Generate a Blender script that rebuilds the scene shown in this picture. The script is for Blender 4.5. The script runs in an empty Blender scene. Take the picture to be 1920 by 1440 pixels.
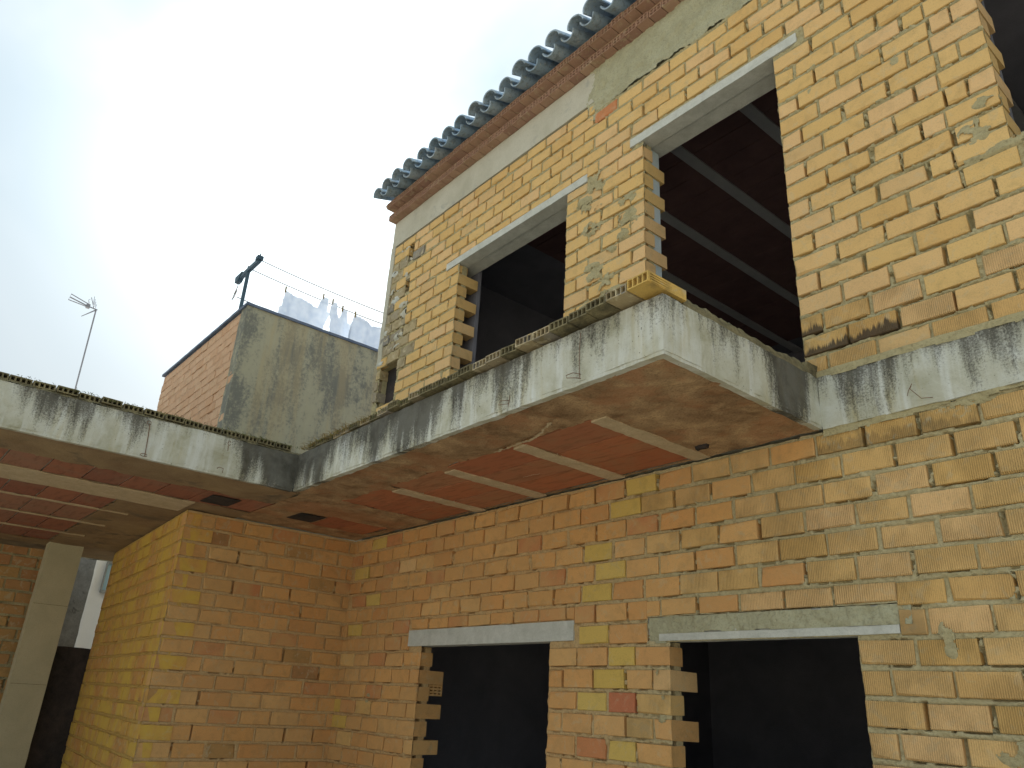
import bpy, math, random
import numpy as np
from mathutils import Vector, Matrix, Euler

random.seed(7)
RNG = np.random.default_rng(11)
C = bpy.context.scene.collection
S = bpy.context.scene
ZO = 1.70                     # eye height: every "level" below is measured from the eye

# ------------------------------------------------------------------ camera
cam_d = bpy.data.cameras.new("camera")
cam = bpy.data.objects.new("camera", cam_d)
C.objects.link(cam)
cam_d.sensor_width = 36.0
cam_d.lens = 1432.28 / 1920 * 36
cam_d.clip_start = 0.05
cam_d.clip_end = 2000
r = Vector((0.64611, 0.76143, 0.05257)); u = Vector((0.26513, -0.28849, 0.92004)); f = Vector((-0.71572, 0.58051, 0.38827))
cam.matrix_world = Matrix(((r.x, u.x, -f.x, 0), (r.y, u.y, -f.y, 0), (r.z, u.z, -f.z, ZO), (0, 0, 0, 1)))
S.camera = cam

# ------------------------------------------------------------------ sky, sun, exposure
SUN_DIR = Vector((-0.782, 0.281, 0.556)).normalized()
w = bpy.data.worlds.new("World"); S.world = w; w.use_nodes = True
nt = w.node_tree; nt.nodes.clear()
def wn(t, **k):
    n = nt.nodes.new(t)
    for a, b in k.items(): setattr(n, a, b)
    return n
out = wn("ShaderNodeOutputWorld"); bg = wn("ShaderNodeBackground")
sky = wn("ShaderNodeTexSky", sky_type='NISHITA', sun_disc=False)
sky.sun_elevation = math.asin(SUN_DIR.z)
sky.sun_rotation = math.atan2(SUN_DIR.x, SUN_DIR.y)
sky.dust_density = 3.0
tc = wn("ShaderNodeTexCoord")
nz = wn("ShaderNodeTexNoise"); nz.inputs["Scale"].default_value = 1.7; nz.inputs["Detail"].default_value = 5; nz.inputs["Roughness"].default_value = .55
nz.inputs["Distortion"].default_value = .5
mp = wn("ShaderNodeMapping"); mp.inputs["Location"].default_value = (1.7, 3.1, 0); nt.links.new(tc.outputs["Generated"], mp.inputs[0]); nt.links.new(mp.outputs[0], nz.inputs["Vector"])
cr = wn("ShaderNodeValToRGB"); cr.color_ramp.elements[0].position = .36; cr.color_ramp.elements[1].position = .64
cr.color_ramp.elements[0].color = (.60, .76, .86, 1); cr.color_ramp.elements[1].color = (.98, 1.06, 1.09, 1)
nt.links.new(nz.outputs["Fac"], cr.inputs[0])
# thin cloud: brighter towards the zenith and round the veiled sun
sep = wn("ShaderNodeSeparateXYZ"); nt.links.new(tc.outputs["Generated"], sep.inputs[0])
el = wn("ShaderNodeMath", operation='MULTIPLY_ADD'); nt.links.new(sep.outputs["Z"], el.inputs[0]); el.inputs[1].default_value = .34; el.inputs[2].default_value = .37
elc = wn("ShaderNodeMath", operation='MAXIMUM'); nt.links.new(el.outputs[0], elc.inputs[0]); elc.inputs[1].default_value = .30
dt = wn("ShaderNodeVectorMath", operation='DOT_PRODUCT'); nt.links.new(tc.outputs["Generated"], dt.inputs[0]); dt.inputs[1].default_value = SUN_DIR
pw0 = wn("ShaderNodeMath", operation='MAXIMUM'); nt.links.new(dt.outputs["Value"], pw0.inputs[0]); pw0.inputs[1].default_value = 0
pw = wn("ShaderNodeMath", operation='POWER'); nt.links.new(pw0.outputs[0], pw.inputs[0]); pw.inputs[1].default_value = 60
gl = wn("ShaderNodeMath", operation='MULTIPLY_ADD'); nt.links.new(pw.outputs[0], gl.inputs[0]); gl.inputs[1].default_value = 1.0; nt.links.new(elc.outputs[0], gl.inputs[2])
cl = wn("ShaderNodeVectorMath", operation='SCALE'); nt.links.new(cr.outputs["Color"], cl.inputs[0]); nt.links.new(gl.outputs[0], cl.inputs["Scale"])
sk = wn("ShaderNodeVectorMath", operation='SCALE'); nt.links.new(sky.outputs["Color"], sk.inputs[0]); sk.inputs["Scale"].default_value = .05
mx = wn("ShaderNodeMix", data_type='RGBA'); mx.inputs["Factor"].default_value = .88
nt.links.new(sk.outputs[0], mx.inputs["A"]); nt.links.new(cl.outputs[0], mx.inputs["B"])
nt.links.new(mx.outputs["Result"], bg.inputs["Color"]); bg.inputs["Strength"].default_value = 1.0
nt.links.new(bg.outputs[0], out.inputs[0])

sd = bpy.data.lights.new("sun", 'SUN'); sd.energy = 5.0; sd.angle = math.radians(4); sd.color = (1, .95, .86)
so = bpy.data.objects.new("sun", sd); C.objects.link(so)
so.rotation_euler = (-SUN_DIR).to_track_quat('-Z', 'Y').to_euler()
so.location = (0, 0, 30)

S.view_settings.view_transform = 'Standard'; S.view_settings.look = 'None'
S.view_settings.gamma = 1; S.view_settings.exposure = 0.85
S.cycles.max_bounces = 8; S.cycles.diffuse_bounces = 5

# ------------------------------------------------------------------ noise
def _h(ix, iy, iz, seed):
    n = (ix.astype(np.int64) * 73856093) ^ (iy.astype(np.int64) * 19349663) ^ (iz.astype(np.int64) * 83492791) ^ (seed * 2654435761)
    n = (n ^ (n >> 13)) * 1274126177 & 0x7fffffff
    n = (n ^ (n >> 16)) * 668265263 & 0x7fffffff
    return (n & 0xffff) / 65535.0
def vnoise(x, y, z, seed=0):
    x, y, z = np.broadcast_arrays(np.asarray(x, float), np.asarray(y, float), np.asarray(z, float))
    fx, fy, fz = np.floor(x), np.floor(y), np.floor(z)
    tx, ty, tz = x - fx, y - fy, z - fz
    tx = tx*tx*(3-2*tx); ty = ty*ty*(3-2*ty); tz = tz*tz*(3-2*tz)
    fx, fy, fz = fx.astype(np.int64), fy.astype(np.int64), fz.astype(np.int64)
    o = 0
    for a in (0, 1):
        for b in (0, 1):
            for c in (0, 1):
                o = o + _h(fx+a, fy+b, fz+c, seed) * (tx if a else 1-tx) * (ty if b else 1-ty) * (tz if c else 1-tz)
    return o
def fbm(x, y, z, sc, octv=4, seed=0, rough=.5):
    o, a, t = 0, 1., 0
    for i in range(octv):
        o = o + a * vnoise(np.asarray(x)*sc, np.asarray(y)*sc, np.asarray(z)*sc, seed+i*17); t += a; a *= rough; sc *= 2.03
    return o / t

# ------------------------------------------------------------------ object helpers
def link(o, parent=None):
    C.objects.link(o)
    if parent: o.parent = parent
    return o
def mesh(name, verts, faces, mat=None, smooth=False):
    me = bpy.data.meshes.new(name)
    if isinstance(verts, np.ndarray) and isinstance(faces, np.ndarray):
        nf, k = faces.shape
        me.vertices.add(len(verts)); me.vertices.foreach_set("co", verts.astype(np.float32).ravel())
        me.loops.add(nf*k); me.loops.foreach_set("vertex_index", faces.astype(np.int32).ravel())
        me.polygons.add(nf); me.polygons.foreach_set("loop_start", np.arange(0, nf*k, k, dtype=np.int32))
        me.polygons.foreach_set("loop_total", np.full(nf, k, dtype=np.int32))
        me.update(calc_edges=True)
    else:
        me.from_pydata([tuple(v) for v in verts], [], [tuple(int(i) for i in q) for q in faces]); me.update()
    if smooth: me.polygons.foreach_set("use_smooth", [True]*len(me.polygons))
    if mat: me.materials.append(mat)
    return me
def obj(name, me, parent=None, loc=None, rot=None, scale=None):
    o = bpy.data.objects.new(name, me); link(o, parent)
    if loc is not None: o.location = loc
    if rot is not None: o.rotation_euler = rot
    if scale is not None: o.scale = scale
    return o
def thing(name, label, cat, loc=(0, 0, 0), rotz=0, group=None):
    o = bpy.data.objects.new(name, None); link(o); o.empty_display_size = .2
    o.location = loc; o.rotation_euler = (0, 0, rotz); o["label"] = label; o["category"] = cat; o["kind"] = "thing"
    if group: o["group"] = group
    return o
def tag(o, label=None, cat=None, group=None, kind=None):
    for k, v in (("label", label), ("category", cat), ("group", group), ("kind", kind)):
        if v: o[k] = v
    return o
BOXF = [(0,3,2,1),(4,5,6,7),(0,1,5,4),(1,2,6,5),(2,3,7,6),(3,0,4,7)]
def boxv(lo, hi):
    (a,b,c),(d,e,g) = lo, hi
    return [(a,b,c),(d,b,c),(d,e,c),(a,e,c),(a,b,g),(d,b,g),(d,e,g),(a,e,g)]
class MB:
    def __init__(s): s.v, s.f = [], []
    def add(s, v, f):
        n = len(s.v); s.v += [tuple(p) for p in v]; s.f += [tuple(i+n for i in q) for q in f]
    def box(s, lo, hi): s.add(boxv(lo, hi), BOXF)
    def tube(s, pts, r, n=6, cap=True):
        pts = [Vector(p) for p in pts]; rings = []
        rr = r if isinstance(r, (list, tuple)) else [r]*len(pts)
        for i, p in enumerate(pts):
            d = (pts[min(i+1, len(pts)-1)] - pts[max(i-1, 0)]).normalized()
            a = d.cross(Vector((0, 0, 1)))
            if a.length < .05: a = d.cross(Vector((0, 1, 0)))
            a.normalize(); b = d.cross(a).normalized()
            rings.append([p + rr[i]*(math.cos(2*math.pi*k/n)*a + math.sin(2*math.pi*k/n)*b) for k in range(n)])
        v = [q for g in rings for q in g]; fs = []
        for i in range(len(pts)-1):
            for k in range(n): fs.append((i*n+k, i*n+(k+1) % n, (i+1)*n+(k+1) % n, (i+1)*n+k))
        if cap: fs.append(tuple(range(n))[::-1]); fs.append(tuple((len(pts)-1)*n+k for k in range(n)))
        s.add(v, fs)
    def obj(s, name, mat, parent=None, smooth=False, **k):
        return obj(name, mesh(name, s.v, s.f, mat, smooth), parent, **k)
def rough_box(lo, hi, step=.05, amp=.004, seed=3, sc=9):
    """box with a subdivided, slightly uneven skin (shared displacement keeps its corners closed)"""
    V, F, n = [], [], 0
    lo = np.array(lo, float); hi = np.array(hi, float)
    for ax in range(3):
        a, b = (ax+1) % 3, (ax+2) % 3
        na = max(1, min(160, int((hi[a]-lo[a])/step))); nb = max(1, min(160, int((hi[b]-lo[b])/step)))
        A, B = np.meshgrid(np.linspace(lo[a], hi[a], na+1), np.linspace(lo[b], hi[b], nb+1), indexing='ij')
        for side in (0, 1):
            P = np.zeros(A.shape+(3,)); P[..., a] = A; P[..., b] = B; P[..., ax] = hi[ax] if side else lo[ax]
            P = P.reshape(-1, 3)
            i = np.arange(na)[:, None]*(nb+1)+np.arange(nb)[None, :]
            q = np.stack([i, i+nb+1, i+nb+2, i+1], -1).reshape(-1, 4)
            if not side: q = q[:, ::-1]
            V.append(P); F.append(q+n); n += len(P)
    V = np.concatenate(V); F = np.concatenate(F)
    D = np.stack([fbm(V[:, 0], V[:, 1], V[:, 2], sc, 3, seed+i*31)-.5 for i in range(3)], -1)*2*amp
    return V+D, F

# ------------------------------------------------------------------ materials
class NM:
    def __init__(s, name, rough=.9):
        s.m = bpy.data.materials.new(name); s.m.use_nodes = True; s.t = s.m.node_tree
        s.b = s.t.nodes["Principled BSDF"]; s.b.inputs["Roughness"].default_value = rough
        s.b.inputs["Specular IOR Level"].default_value = .2
        s.g = s.n("ShaderNodeNewGeometry"); s.tc = s.n("ShaderNodeTexCoord"); s.oi = s.n("ShaderNodeObjectInfo")
        s.pos = s.g.outputs["Position"]; s.ob = s.tc.outputs["Object"]
    def n(s, t, **k):
        x = s.t.nodes.new(t)
        for a, b in k.items(): setattr(x, a, b)
        return x
    def l(s, a, b): s.t.links.new(a, b)
    def math(s, op, a, b=None, c=None, clamp=False):
        x = s.n("ShaderNodeMath", operation=op, use_clamp=clamp)
        for i, v in enumerate((a, b, c)):
            if v is None: continue
            if isinstance(v, (int, float)): x.inputs[i].default_value = v
            else: s.l(v, x.inputs[i])
        return x.outputs[0]
    def map(s, vec, scale=(1, 1, 1), loc=None):
        x = s.n("ShaderNodeMapping"); s.l(vec, x.inputs[0]); x.inputs["Scale"].default_value = scale
        if loc is not None:
            if isinstance(loc, tuple): x.inputs["Location"].default_value = loc
            else: s.l(loc, x.inputs["Location"])
        return x.outputs[0]
    def noise(s, vec, sc, det=4, rough=.55, dist=0):
        x = s.n("ShaderNodeTexNoise"); s.l(vec, x.inputs["Vector"]); x.inputs["Scale"].default_value = sc
        x.inputs["Detail"].default_value = det; x.inputs["Roughness"].default_value = rough; x.inputs["Distortion"].default_value = dist
        return x.outputs["Fac"]
    def ramp(s, fac, stops, interp='LINEAR'):
        x = s.n("ShaderNodeValToRGB"); e = x.color_ramp.elements; x.color_ramp.interpolation = interp
        while len(e) < len(stops): e.new(.5)
        for i, (p, c) in enumerate(stops):
            e[i].position = p; e[i].color = (c if isinstance(c, tuple) else (c, c, c)) + (1,)
        s.l(fac, x.inputs[0]); return x.outputs["Color"]
    def mix(s, fac, a, b, mode='MIX'):
        x = s.n("ShaderNodeMix", data_type='RGBA', blend_type=mode)
        for nm, v in (("Factor", fac), ("A", a), ("B", b)):
            if isinstance(v, (int, float)): x.inputs[nm].default_value = v
            elif isinstance(v, tuple): x.inputs[nm].default_value = v+(1,)
            else: s.l(v, x.inputs[nm])
        return x.outputs["Result"]
    def done(s, col, height=None, dist=.004, strength=.6):
        s.l(col, s.b.inputs["Base Color"]) if not isinstance(col, tuple) else setattr(s.b.inputs["Base Color"], "default_value", col+(1,))
        if height is not None:
            x = s.n("ShaderNodeBump"); x.inputs["Distance"].default_value = dist; x.inputs["Strength"].default_value = strength
            s.l(height, x.inputs["Height"]); s.l(x.outputs[0], s.b.inputs["Normal"])
        return s.m
def brick_mat(name, stops, ridges=0., dirt=.25, wash=None, grain=.5, sooty=0.):
    k = NM(name, .88)
    rnd = k.math('FRACT', k.math('ADD', k.math('MULTIPLY', k.oi.outputs["Random"], 3.7), k.g.outputs["Random Per Island"]))
    col = k.ramp(rnd, stops)
    big = k.noise(k.pos, 1.3, 4, .6)
    med = k.noise(k.pos, 11, 5, .65, .4)
    fine = k.noise(k.pos, 160, 3, .6)
    col = k.mix(k.math('MULTIPLY', k.ramp(big, [(.35, 0.), (.7, 1.)]), .30), col, k.mix(1., col, (.80, .72, .62), 'MULTIPLY'))
    col = k.mix(k.math('MULTIPLY', k.ramp(med, [(.50, 0.), (.68, 1.)]), dirt), col, (.21, .16, .075))
    col = k.mix(k.math('MULTIPLY', k.ramp(k.noise(k.pos, 17, 4, .6, .8), [(.56, 0.), (.66, 1.)]), dirt*1.3), col, (.50, .43, .28))
    col = k.mix(k.math('MULTIPLY', k.ramp(fine, [(.25, 1.), (.5, 0.)]), .25), col, (.12, .08, .04))
    if wash:
        wm = k.noise(k.pos, 2.1, 5, .65, .6)
        col = k.mix(k.math('MULTIPLY', k.ramp(wm, [(.42, 0.), (.60, 1.)]), wash[1]), col, wash[0])
    h = k.math('ADD', k.math('MULTIPLY', fine, grain), med)
    if ridges:
        x = k.n("ShaderNodeTexWave", wave_type='BANDS', bands_direction='X', wave_profile='SIN'); k.l(k.ob, x.inputs["Vector"])
        x.inputs["Scale"].default_value = 36.; x.inputs["Distortion"].default_value = .35; x.inputs["Detail"].default_value = 2
        x.inputs["Detail Scale"].default_value = 4
        patch = k.ramp(k.noise(k.pos, 4.5, 3, .6), [(.40, .25), (.60, 1.)])
        rd = k.math('MULTIPLY', x.outputs["Fac"], patch)
        col = k.mix(k.math('MULTIPLY', k.math('MULTIPLY', k.math('SUBTRACT', 1., x.outputs["Fac"]), patch), .34), col, (.30, .19, .07))
        h = k.math('ADD', h, k.math('MULTIPLY', rd, ridges))
    if sooty:
        so_ = k.noise(k.map(k.pos, (48, 48, 5)), 1., 3, .6)
        oz = k.n("ShaderNodeSeparateXYZ"); k.l(k.ob, oz.inputs[0])
        so_ = k.math('ADD', k.math('MULTIPLY', so_, .6), k.math('MULTIPLY', k.math('SUBTRACT', .047, oz.outputs["Z"]), 4.2))
        so_ = k.math('ADD', so_, k.math('MULTIPLY', k.noise(k.pos, 5, 2, .5), .35))
        col = k.mix(k.math('MULTIPLY', k.ramp(so_, [(.47, 0.), (.56, 1.)]), sooty), col, (.035, .03, .028))
    return k.done(col, h, .004, .75)
BUFF = brick_mat("buff_brick", [(0, (.63,.405,.155)), (.3, (.70,.475,.20)), (.55, (.66,.44,.17)), (.8, (.72,.48,.235)), (1, (.61,.415,.19))], 0, .22)
BUFFR = brick_mat("ridged_buff_brick", [(0, (.63,.40,.155)), (.3, (.71,.475,.205)), (.55, (.67,.44,.175)), (.8, (.72,.475,.23)), (1, (.62,.41,.165))], 1.7, .22)
ORANGE = brick_mat("orange_brick", [(0, (.62,.32,.115)), (.3, (.68,.39,.15)), (.55, (.64,.35,.125)), (.8, (.69,.43,.18)), (1, (.59,.29,.105))], 0, .30, ((.50,.31,.13), .5))
MUST = brick_mat("mustard_brick", [(0, (.60,.42,.11)), (1, (.64,.47,.145))], 0, .22)
RED = brick_mat("red_brick", [(0, (.50,.17,.09)), (1, (.56,.25,.10))], 0, .2)
REDO = brick_mat("reddish_brick", [(0, (.54,.23,.10)), (1, (.58,.29,.12))], 0, .3, ((.55,.36,.15), .6))
OCHRE = brick_mat("ochre_brick", [(0, (.58,.31,.10)), (.5, (.60,.34,.11)), (1, (.56,.29,.09))], 0, .45, ((.62,.43,.08), .85))
GREYB = brick_mat("weathered_brick", [(0, (.30,.26,.18)), (.4, (.42,.34,.20)), (.7, (.24,.23,.21)), (1, (.46,.36,.19))], 0, .8)
SOOT = brick_mat("soot_stained_brick", [(0, (.58,.36,.13)), (1, (.64,.42,.16))], 1.6, .3, None, .5, .85)
SOOT2 = brick_mat("damp_stained_brick", [(0, (.56,.35,.12)), (1, (.62,.40,.15))], 1.6, .6, None, .5, .30)
BUFFD = brick_mat("deep_yellow_brick", [(0, (.64,.41,.15)), (1, (.67,.43,.165))], 1.8, .25)
PINK = brick_mat("pale_terracotta_brick", [(0, (.56,.36,.23)), (.5, (.60,.40,.26)), (1, (.54,.33,.20))], 0, .25)
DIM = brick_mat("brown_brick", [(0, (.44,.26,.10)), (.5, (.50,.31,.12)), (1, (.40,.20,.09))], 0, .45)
EAVE = brick_mat("eave_brick", [(0, (.36,.215,.155)), (.5, (.42,.27,.19)), (1, (.31,.18,.14))], 0, .3)
def mortar_mat(name, a, b, dark):
    k = NM(name, .95)
    n1 = k.noise(k.pos, 7, 5, .65, .5); n2 = k.noise(k.pos, 70, 4, .7); n3 = k.noise(k.pos, 260, 2, .6)
    col = k.ramp(n1, [(.3, a), (.7, b)])
    col = k.mix(k.math('MULTIPLY', k.ramp(n2, [(.3, 1.), (.52, 0.)]), .45), col, dark)
    return k.done(col, k.math('ADD', n2, k.math('MULTIPLY', n3, .5)), .006, .9)
MORT = mortar_mat("cement_mortar", (.37,.32,.175), (.47,.415,.245), (.15,.12,.06))
MORTO = mortar_mat("stained_mortar", (.52,.34,.155), (.58,.43,.23), (.25,.15,.07))
MORTY = mortar_mat("ochre_mortar", (.50,.32,.09), (.56,.38,.12), (.24,.13,.05))
MORTP = mortar_mat("pink_mortar", (.52,.34,.22), (.56,.38,.26), (.26,.15,.10))
def mortar_low():
    k = NM("mortar_two_tone", .95)
    sp = k.n("ShaderNodeSeparateXYZ"); k.l(k.pos, sp.inputs[0])
    t = k.math('ADD', k.math('MULTIPLY_ADD', sp.outputs["X"], .7, 2.3), k.math('MULTIPLY', k.noise(k.pos, 2.5, 4, .6), .8), clamp=True)
    n1 = k.noise(k.pos, 7, 5, .65, .5); n2 = k.noise(k.pos, 70, 4, .7); n3 = k.noise(k.pos, 260, 2, .6)
    col = k.mix(t, k.ramp(n1, [(.3, (.52,.32,.14)), (.7, (.57,.41,.21))]), k.ramp(n1, [(.3, (.42,.36,.20)), (.7, (.50,.44,.27))]))
    col = k.mix(k.math('MULTIPLY', k.ramp(n2, [(.3, 1.), (.52, 0.)]), .45), col, (.15,.12,.06))
    return k.done(col, k.math('ADD', n2, k.math('MULTIPLY', n3, .5)), .006, .9)
MORTL = mortar_low()
def concrete_mat():
    """cast concrete with black lichen runs, strongest under the top edge"""
    k = NM("streaked_concrete", .9)
    sp = k.n("ShaderNodeSeparateXYZ"); k.l(k.pos, sp.inputs[0])
    s = k.math('SUBTRACT', sp.outputs["X"], sp.outputs["Y"])
    cb = k.n("ShaderNodeCombineXYZ"); k.l(s, cb.inputs[0]); k.l(k.math('MULTIPLY', sp.outputs["Z"], .10), cb.inputs[2])
    st1 = k.noise(cb.outputs[0], 4.2, 3, .6); st2 = k.noise(cb.outputs[0], 18, 5, .66)
    run = k.math('ADD', k.math('MULTIPLY', st1, .62), k.math('MULTIPLY', st2, .38))
    zz = k.math('DIVIDE', k.math('SUBTRACT', sp.outputs["Z"], ZO+1.345), .28)            # 0 bottom, 1 top
    zc = k.math('MINIMUM', k.math('MAXIMUM', zz, 0.), 1.)
    grit = k.noise(k.pos, 105, 5, .8); blot = k.noise(k.pos, 4.5, 5, .7, .4)
    v = k.math('ADD', run, k.math('MULTIPLY', k.math('SUBTRACT', zc, .5), .17))
    v = k.math('ADD', v, k.math('MULTIPLY', k.math('SUBTRACT', grit, .5), .42))
    X_, Y_ = sp.outputs["X"], sp.outputs["Y"]
    def g(a, c0, wd):   # soft bump where the lichen has taken hold
        return k.math('POWER', 2.718, k.math('MULTIPLY', k.math('POWER', k.math('DIVIDE', k.math('SUBTRACT', a, c0), wd), 2.), -1.))
    front = k.math('LESS_THAN', k.math('ABSOLUTE', k.math('SUBTRACT', Y_, 2.22)), .06)
    bias = k.math('MULTIPLY', front, k.math('SUBTRACT', k.math('MULTIPLY', g(X_, -4.1, 1.45), .16), .055))
    sidef = k.math('MULTIPLY', k.math('GREATER_THAN', X_, -1.83), k.math('LESS_THAN', Y_, 3.42))
    bias = k.math('ADD', bias, k.math('MULTIPLY', sidef, k.math('SUBTRACT', k.math('MULTIPLY', g(Y_, 3.14, .2), .20), .04)))
    wing_ = k.math('LESS_THAN', X_, -5.17)
    bias = k.math('ADD', bias, k.math('MULTIPLY', wing_, k.math('ADD', k.math('MULTIPLY', g(Y_, 2.12, .16), .16), -.02)))
    v = k.math('ADD', v, bias)
    v = k.math('ADD', v, k.math('MULTIPLY', k.math('SUBTRACT', k.noise(cb.outputs[0], 1.25, 2, .5), .5), .36))
    black = k.ramp(v, [(.49, 0.), (.53, .35), (.61, .92)])
    base = k.ramp(blot, [(.3, (.36,.35,.25)), (.5, (.50,.50,.41)), (.72, (.60,.62,.57))])
    base = k.mix(k.math('MULTIPLY', k.ramp(k.noise(cb.outputs[0], 14, 3, .6), [(.5, 0.), (.66, 1.)]), .55), base, (.70, .73, .71))
    base = k.mix(k.math('MULTIPLY', k.ramp(k.noise(cb.outputs[0], 9, 3, .6), [(.55, 0.), (.68, 1.)]), .5), base, (.46, .40, .20))
    base = k.mix(k.math('MULTIPLY', k.ramp(grit, [(.30, 1.), (.42, 0.)]), .5), base, (.16, .15, .12))
    pits = k.ramp(k.noise(k.pos, 62, 2, .5), [(.24, 1.), (.29, 0.)])
    base = k.mix(k.math('MULTIPLY', pits, .7), base, (.10, .095, .075))
    col = k.mix(black, base, k.ramp(blot, [(.35, (.036,.034,.029)), (.6, (.10,.095,.078))]))
    return k.done(col, k.math('ADD', grit, k.math('MULTIPLY', blot, .6)), .005, .7)
CONC = concrete_mat()
def plain_mat(name, a, b, sc=6, grit=.4, rough=.9, dist=.004, patch=None):
    k = NM(name, rough); n1 = k.noise(k.pos, sc, 5, .65, .3); n2 = k.noise(k.pos, 90, 4, .7)
    col = k.ramp(n1, [(.32, a), (.68, b)])
    col = k.mix(k.math('MULTIPLY', k.ramp(n2, [(.3, 1.), (.5, 0.)]), grit), col, tuple(c*.45 for c in a))
    if patch: col = k.mix(k.ramp(k.noise(k.pos, patch[1], 6, .7, .3), [(patch[2], 0.), (patch[2]+.1, patch[3])]), col, patch[0])
    return k.done(col, n2, dist, .7)
LINTEL = plain_mat("lintel_concrete", (.45,.46,.41), (.59,.60,.55), 9, .25)
RENDER = plain_mat("rough_render", (.36,.34,.22), (.46,.45,.31), 5, .5, dist=.008)
BEAM = plain_mat("beam_concrete", (.44,.42,.33), (.54,.52,.43), 3, .25, patch=((.30,.30,.27), 5, .58, .5))
COLM = plain_mat("column_concrete", (.46,.43,.29), (.55,.51,.35), 3, .25)
DEBRIS = plain_mat("mossy_rubble", (.10,.09,.055), (.28,.24,.13), 16, .6, dist=.01)
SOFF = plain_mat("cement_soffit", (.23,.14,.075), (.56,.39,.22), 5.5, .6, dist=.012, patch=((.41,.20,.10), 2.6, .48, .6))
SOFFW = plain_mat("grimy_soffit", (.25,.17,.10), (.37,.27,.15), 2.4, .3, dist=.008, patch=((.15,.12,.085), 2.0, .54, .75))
RIB = plain_mat("rib_concrete", (.48,.38,.24), (.60,.49,.33), 12, .35)
def block_mat(name, tint):
    k = NM(name, .85)
    rnd = k.oi.outputs["Random"]
    col = k.ramp(rnd, [(0, (.40,.145,.07)), (.35, (.46,.175,.085)), (.7, (.36,.13,.07)), (1, (.45,.21,.11))])
    n1 = k.noise(k.pos, 3.4, 5, .7, .5); n2 = k.noise(k.map(k.pos, (2, 9, 2)), 3, 4, .65)
    col = k.mix(k.math('MULTIPLY', k.ramp(n1, [(.48, 0.), (.72, 1.)]), .6), col, (.34, .22, .12))
    col = k.mix(k.math('MULTIPLY', k.ramp(n2, [(.5, 0.), (.66, 1.)]), .5), col, (.20, .09, .05))
    col = k.mix(1., col, tint, 'MULTIPLY')
    return k.done(col, k.noise(k.pos, 60, 4, .7), .003, .5)
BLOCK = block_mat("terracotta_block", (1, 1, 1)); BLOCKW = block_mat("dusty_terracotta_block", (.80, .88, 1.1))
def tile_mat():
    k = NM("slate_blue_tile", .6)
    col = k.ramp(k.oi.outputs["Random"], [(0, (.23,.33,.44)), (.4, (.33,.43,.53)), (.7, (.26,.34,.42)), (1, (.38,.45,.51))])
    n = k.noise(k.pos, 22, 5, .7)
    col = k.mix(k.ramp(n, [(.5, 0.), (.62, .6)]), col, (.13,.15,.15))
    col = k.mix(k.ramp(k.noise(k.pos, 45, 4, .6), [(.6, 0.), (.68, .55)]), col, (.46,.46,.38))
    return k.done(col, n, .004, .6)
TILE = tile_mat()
def plaster_mat():
    k = NM("mouldy_plaster", .95)
    n1 = k.noise(k.map(k.pos, (1, 1, .45)), 2.6, 7, .72); n2 = k.noise(k.pos, 24, 6, .78); n3 = k.noise(k.pos, 120, 3, .7)
    col = k.ramp(n1, [(.3, (.40,.375,.26)), (.7, (.30,.295,.22))])
    m = k.math('ADD', k.math('MULTIPLY', n1, .62), k.math('MULTIPLY', n2, .38))
    col = k.mix(k.ramp(m, [(.48, 0.), (.56, .75)]), col, (.13,.135,.125))
    col = k.mix(k.ramp(k.noise(k.pos, 40, 3, .6), [(.68, 0.), (.72, .6)]), col, (.42,.42,.38))
    col = k.mix(k.math('MULTIPLY', k.ramp(k.noise(k.map(k.pos, (5, 5, .35)), 1., 4, .6), [(.52, 0.), (.64, 1.)]), .5), col, (.40,.33,.19))
    return k.done(col, k.math('ADD', n2, n3), .006, .7)
PLAST = plaster_mat()
COPE = plain_mat("dark_coping", (.10,.13,.19), (.16,.19,.25), 6, .2)
STEEL = plain_mat("painted_steel", (.04,.075,.10), (.06,.10,.13), 20, .2, rough=.5)
ALU = plain_mat("antenna_alloy", (.22,.22,.24), (.3,.3,.33), 20, .1, rough=.5)
RUST = plain_mat("rusty_wire", (.13,.08,.05), (.22,.12,.07), 40, .3)
WIRE = plain_mat("washing_line_cord", (.22,.19,.17), (.28,.25,.22), 40, .1)
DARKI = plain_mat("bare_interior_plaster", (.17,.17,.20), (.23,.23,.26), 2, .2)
LINING = plain_mat("pale_lining_board", (.42,.50,.52), (.52,.58,.60), 7, .2)
GROUND = plain_mat("dry_dirt", (.52,.46,.36), (.62,.56,.46), .8, .4)
GREYW = plain_mat("grey_party_wall_cement", (.22,.22,.20), (.36,.36,.33), 7, .4, patch=((.08,.08,.08), 9, .58, .8))
BLACKW = plain_mat("blackened_plaster_and_void_shade", (.025,.025,.025), (.07,.055,.05), 5, .4)  # blackened low wall, and black standing in for shade in holes
WHITEW = plain_mat("white_house_paint", (.70,.69,.66), (.78,.77,.74), 2, .1)
GLASSB = plain_mat("bluish_window_glass", (.30,.42,.46), (.36,.48,.52), 4, 0, rough=.15)
def cloth_mat():
    k = NM("white_cotton", .9); n = k.noise(k.pos, 12, 3, .5)
    col = k.ramp(n, [(.3, (.66,.72,.80)), (.7, (.78,.82,.87))])
    m = k.done(col, n, .004, .3)
    tr = k.n("ShaderNodeBsdfTranslucent"); k.l(col, tr.inputs[0]); ms = k.n("ShaderNodeMixShader"); ms.inputs[0].default_value = .35
    k.l(k.b.outputs[0], ms.inputs[1]); k.l(tr.outputs[0], ms.inputs[2]); k.l(ms.outputs[0], k.t.nodes["Material Output"].inputs[0])
    return m
CLOTH = cloth_mat()
WEED = plain_mat("dry_weed", (.16,.11,.04), (.30,.22,.08), 30, .1)
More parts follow.
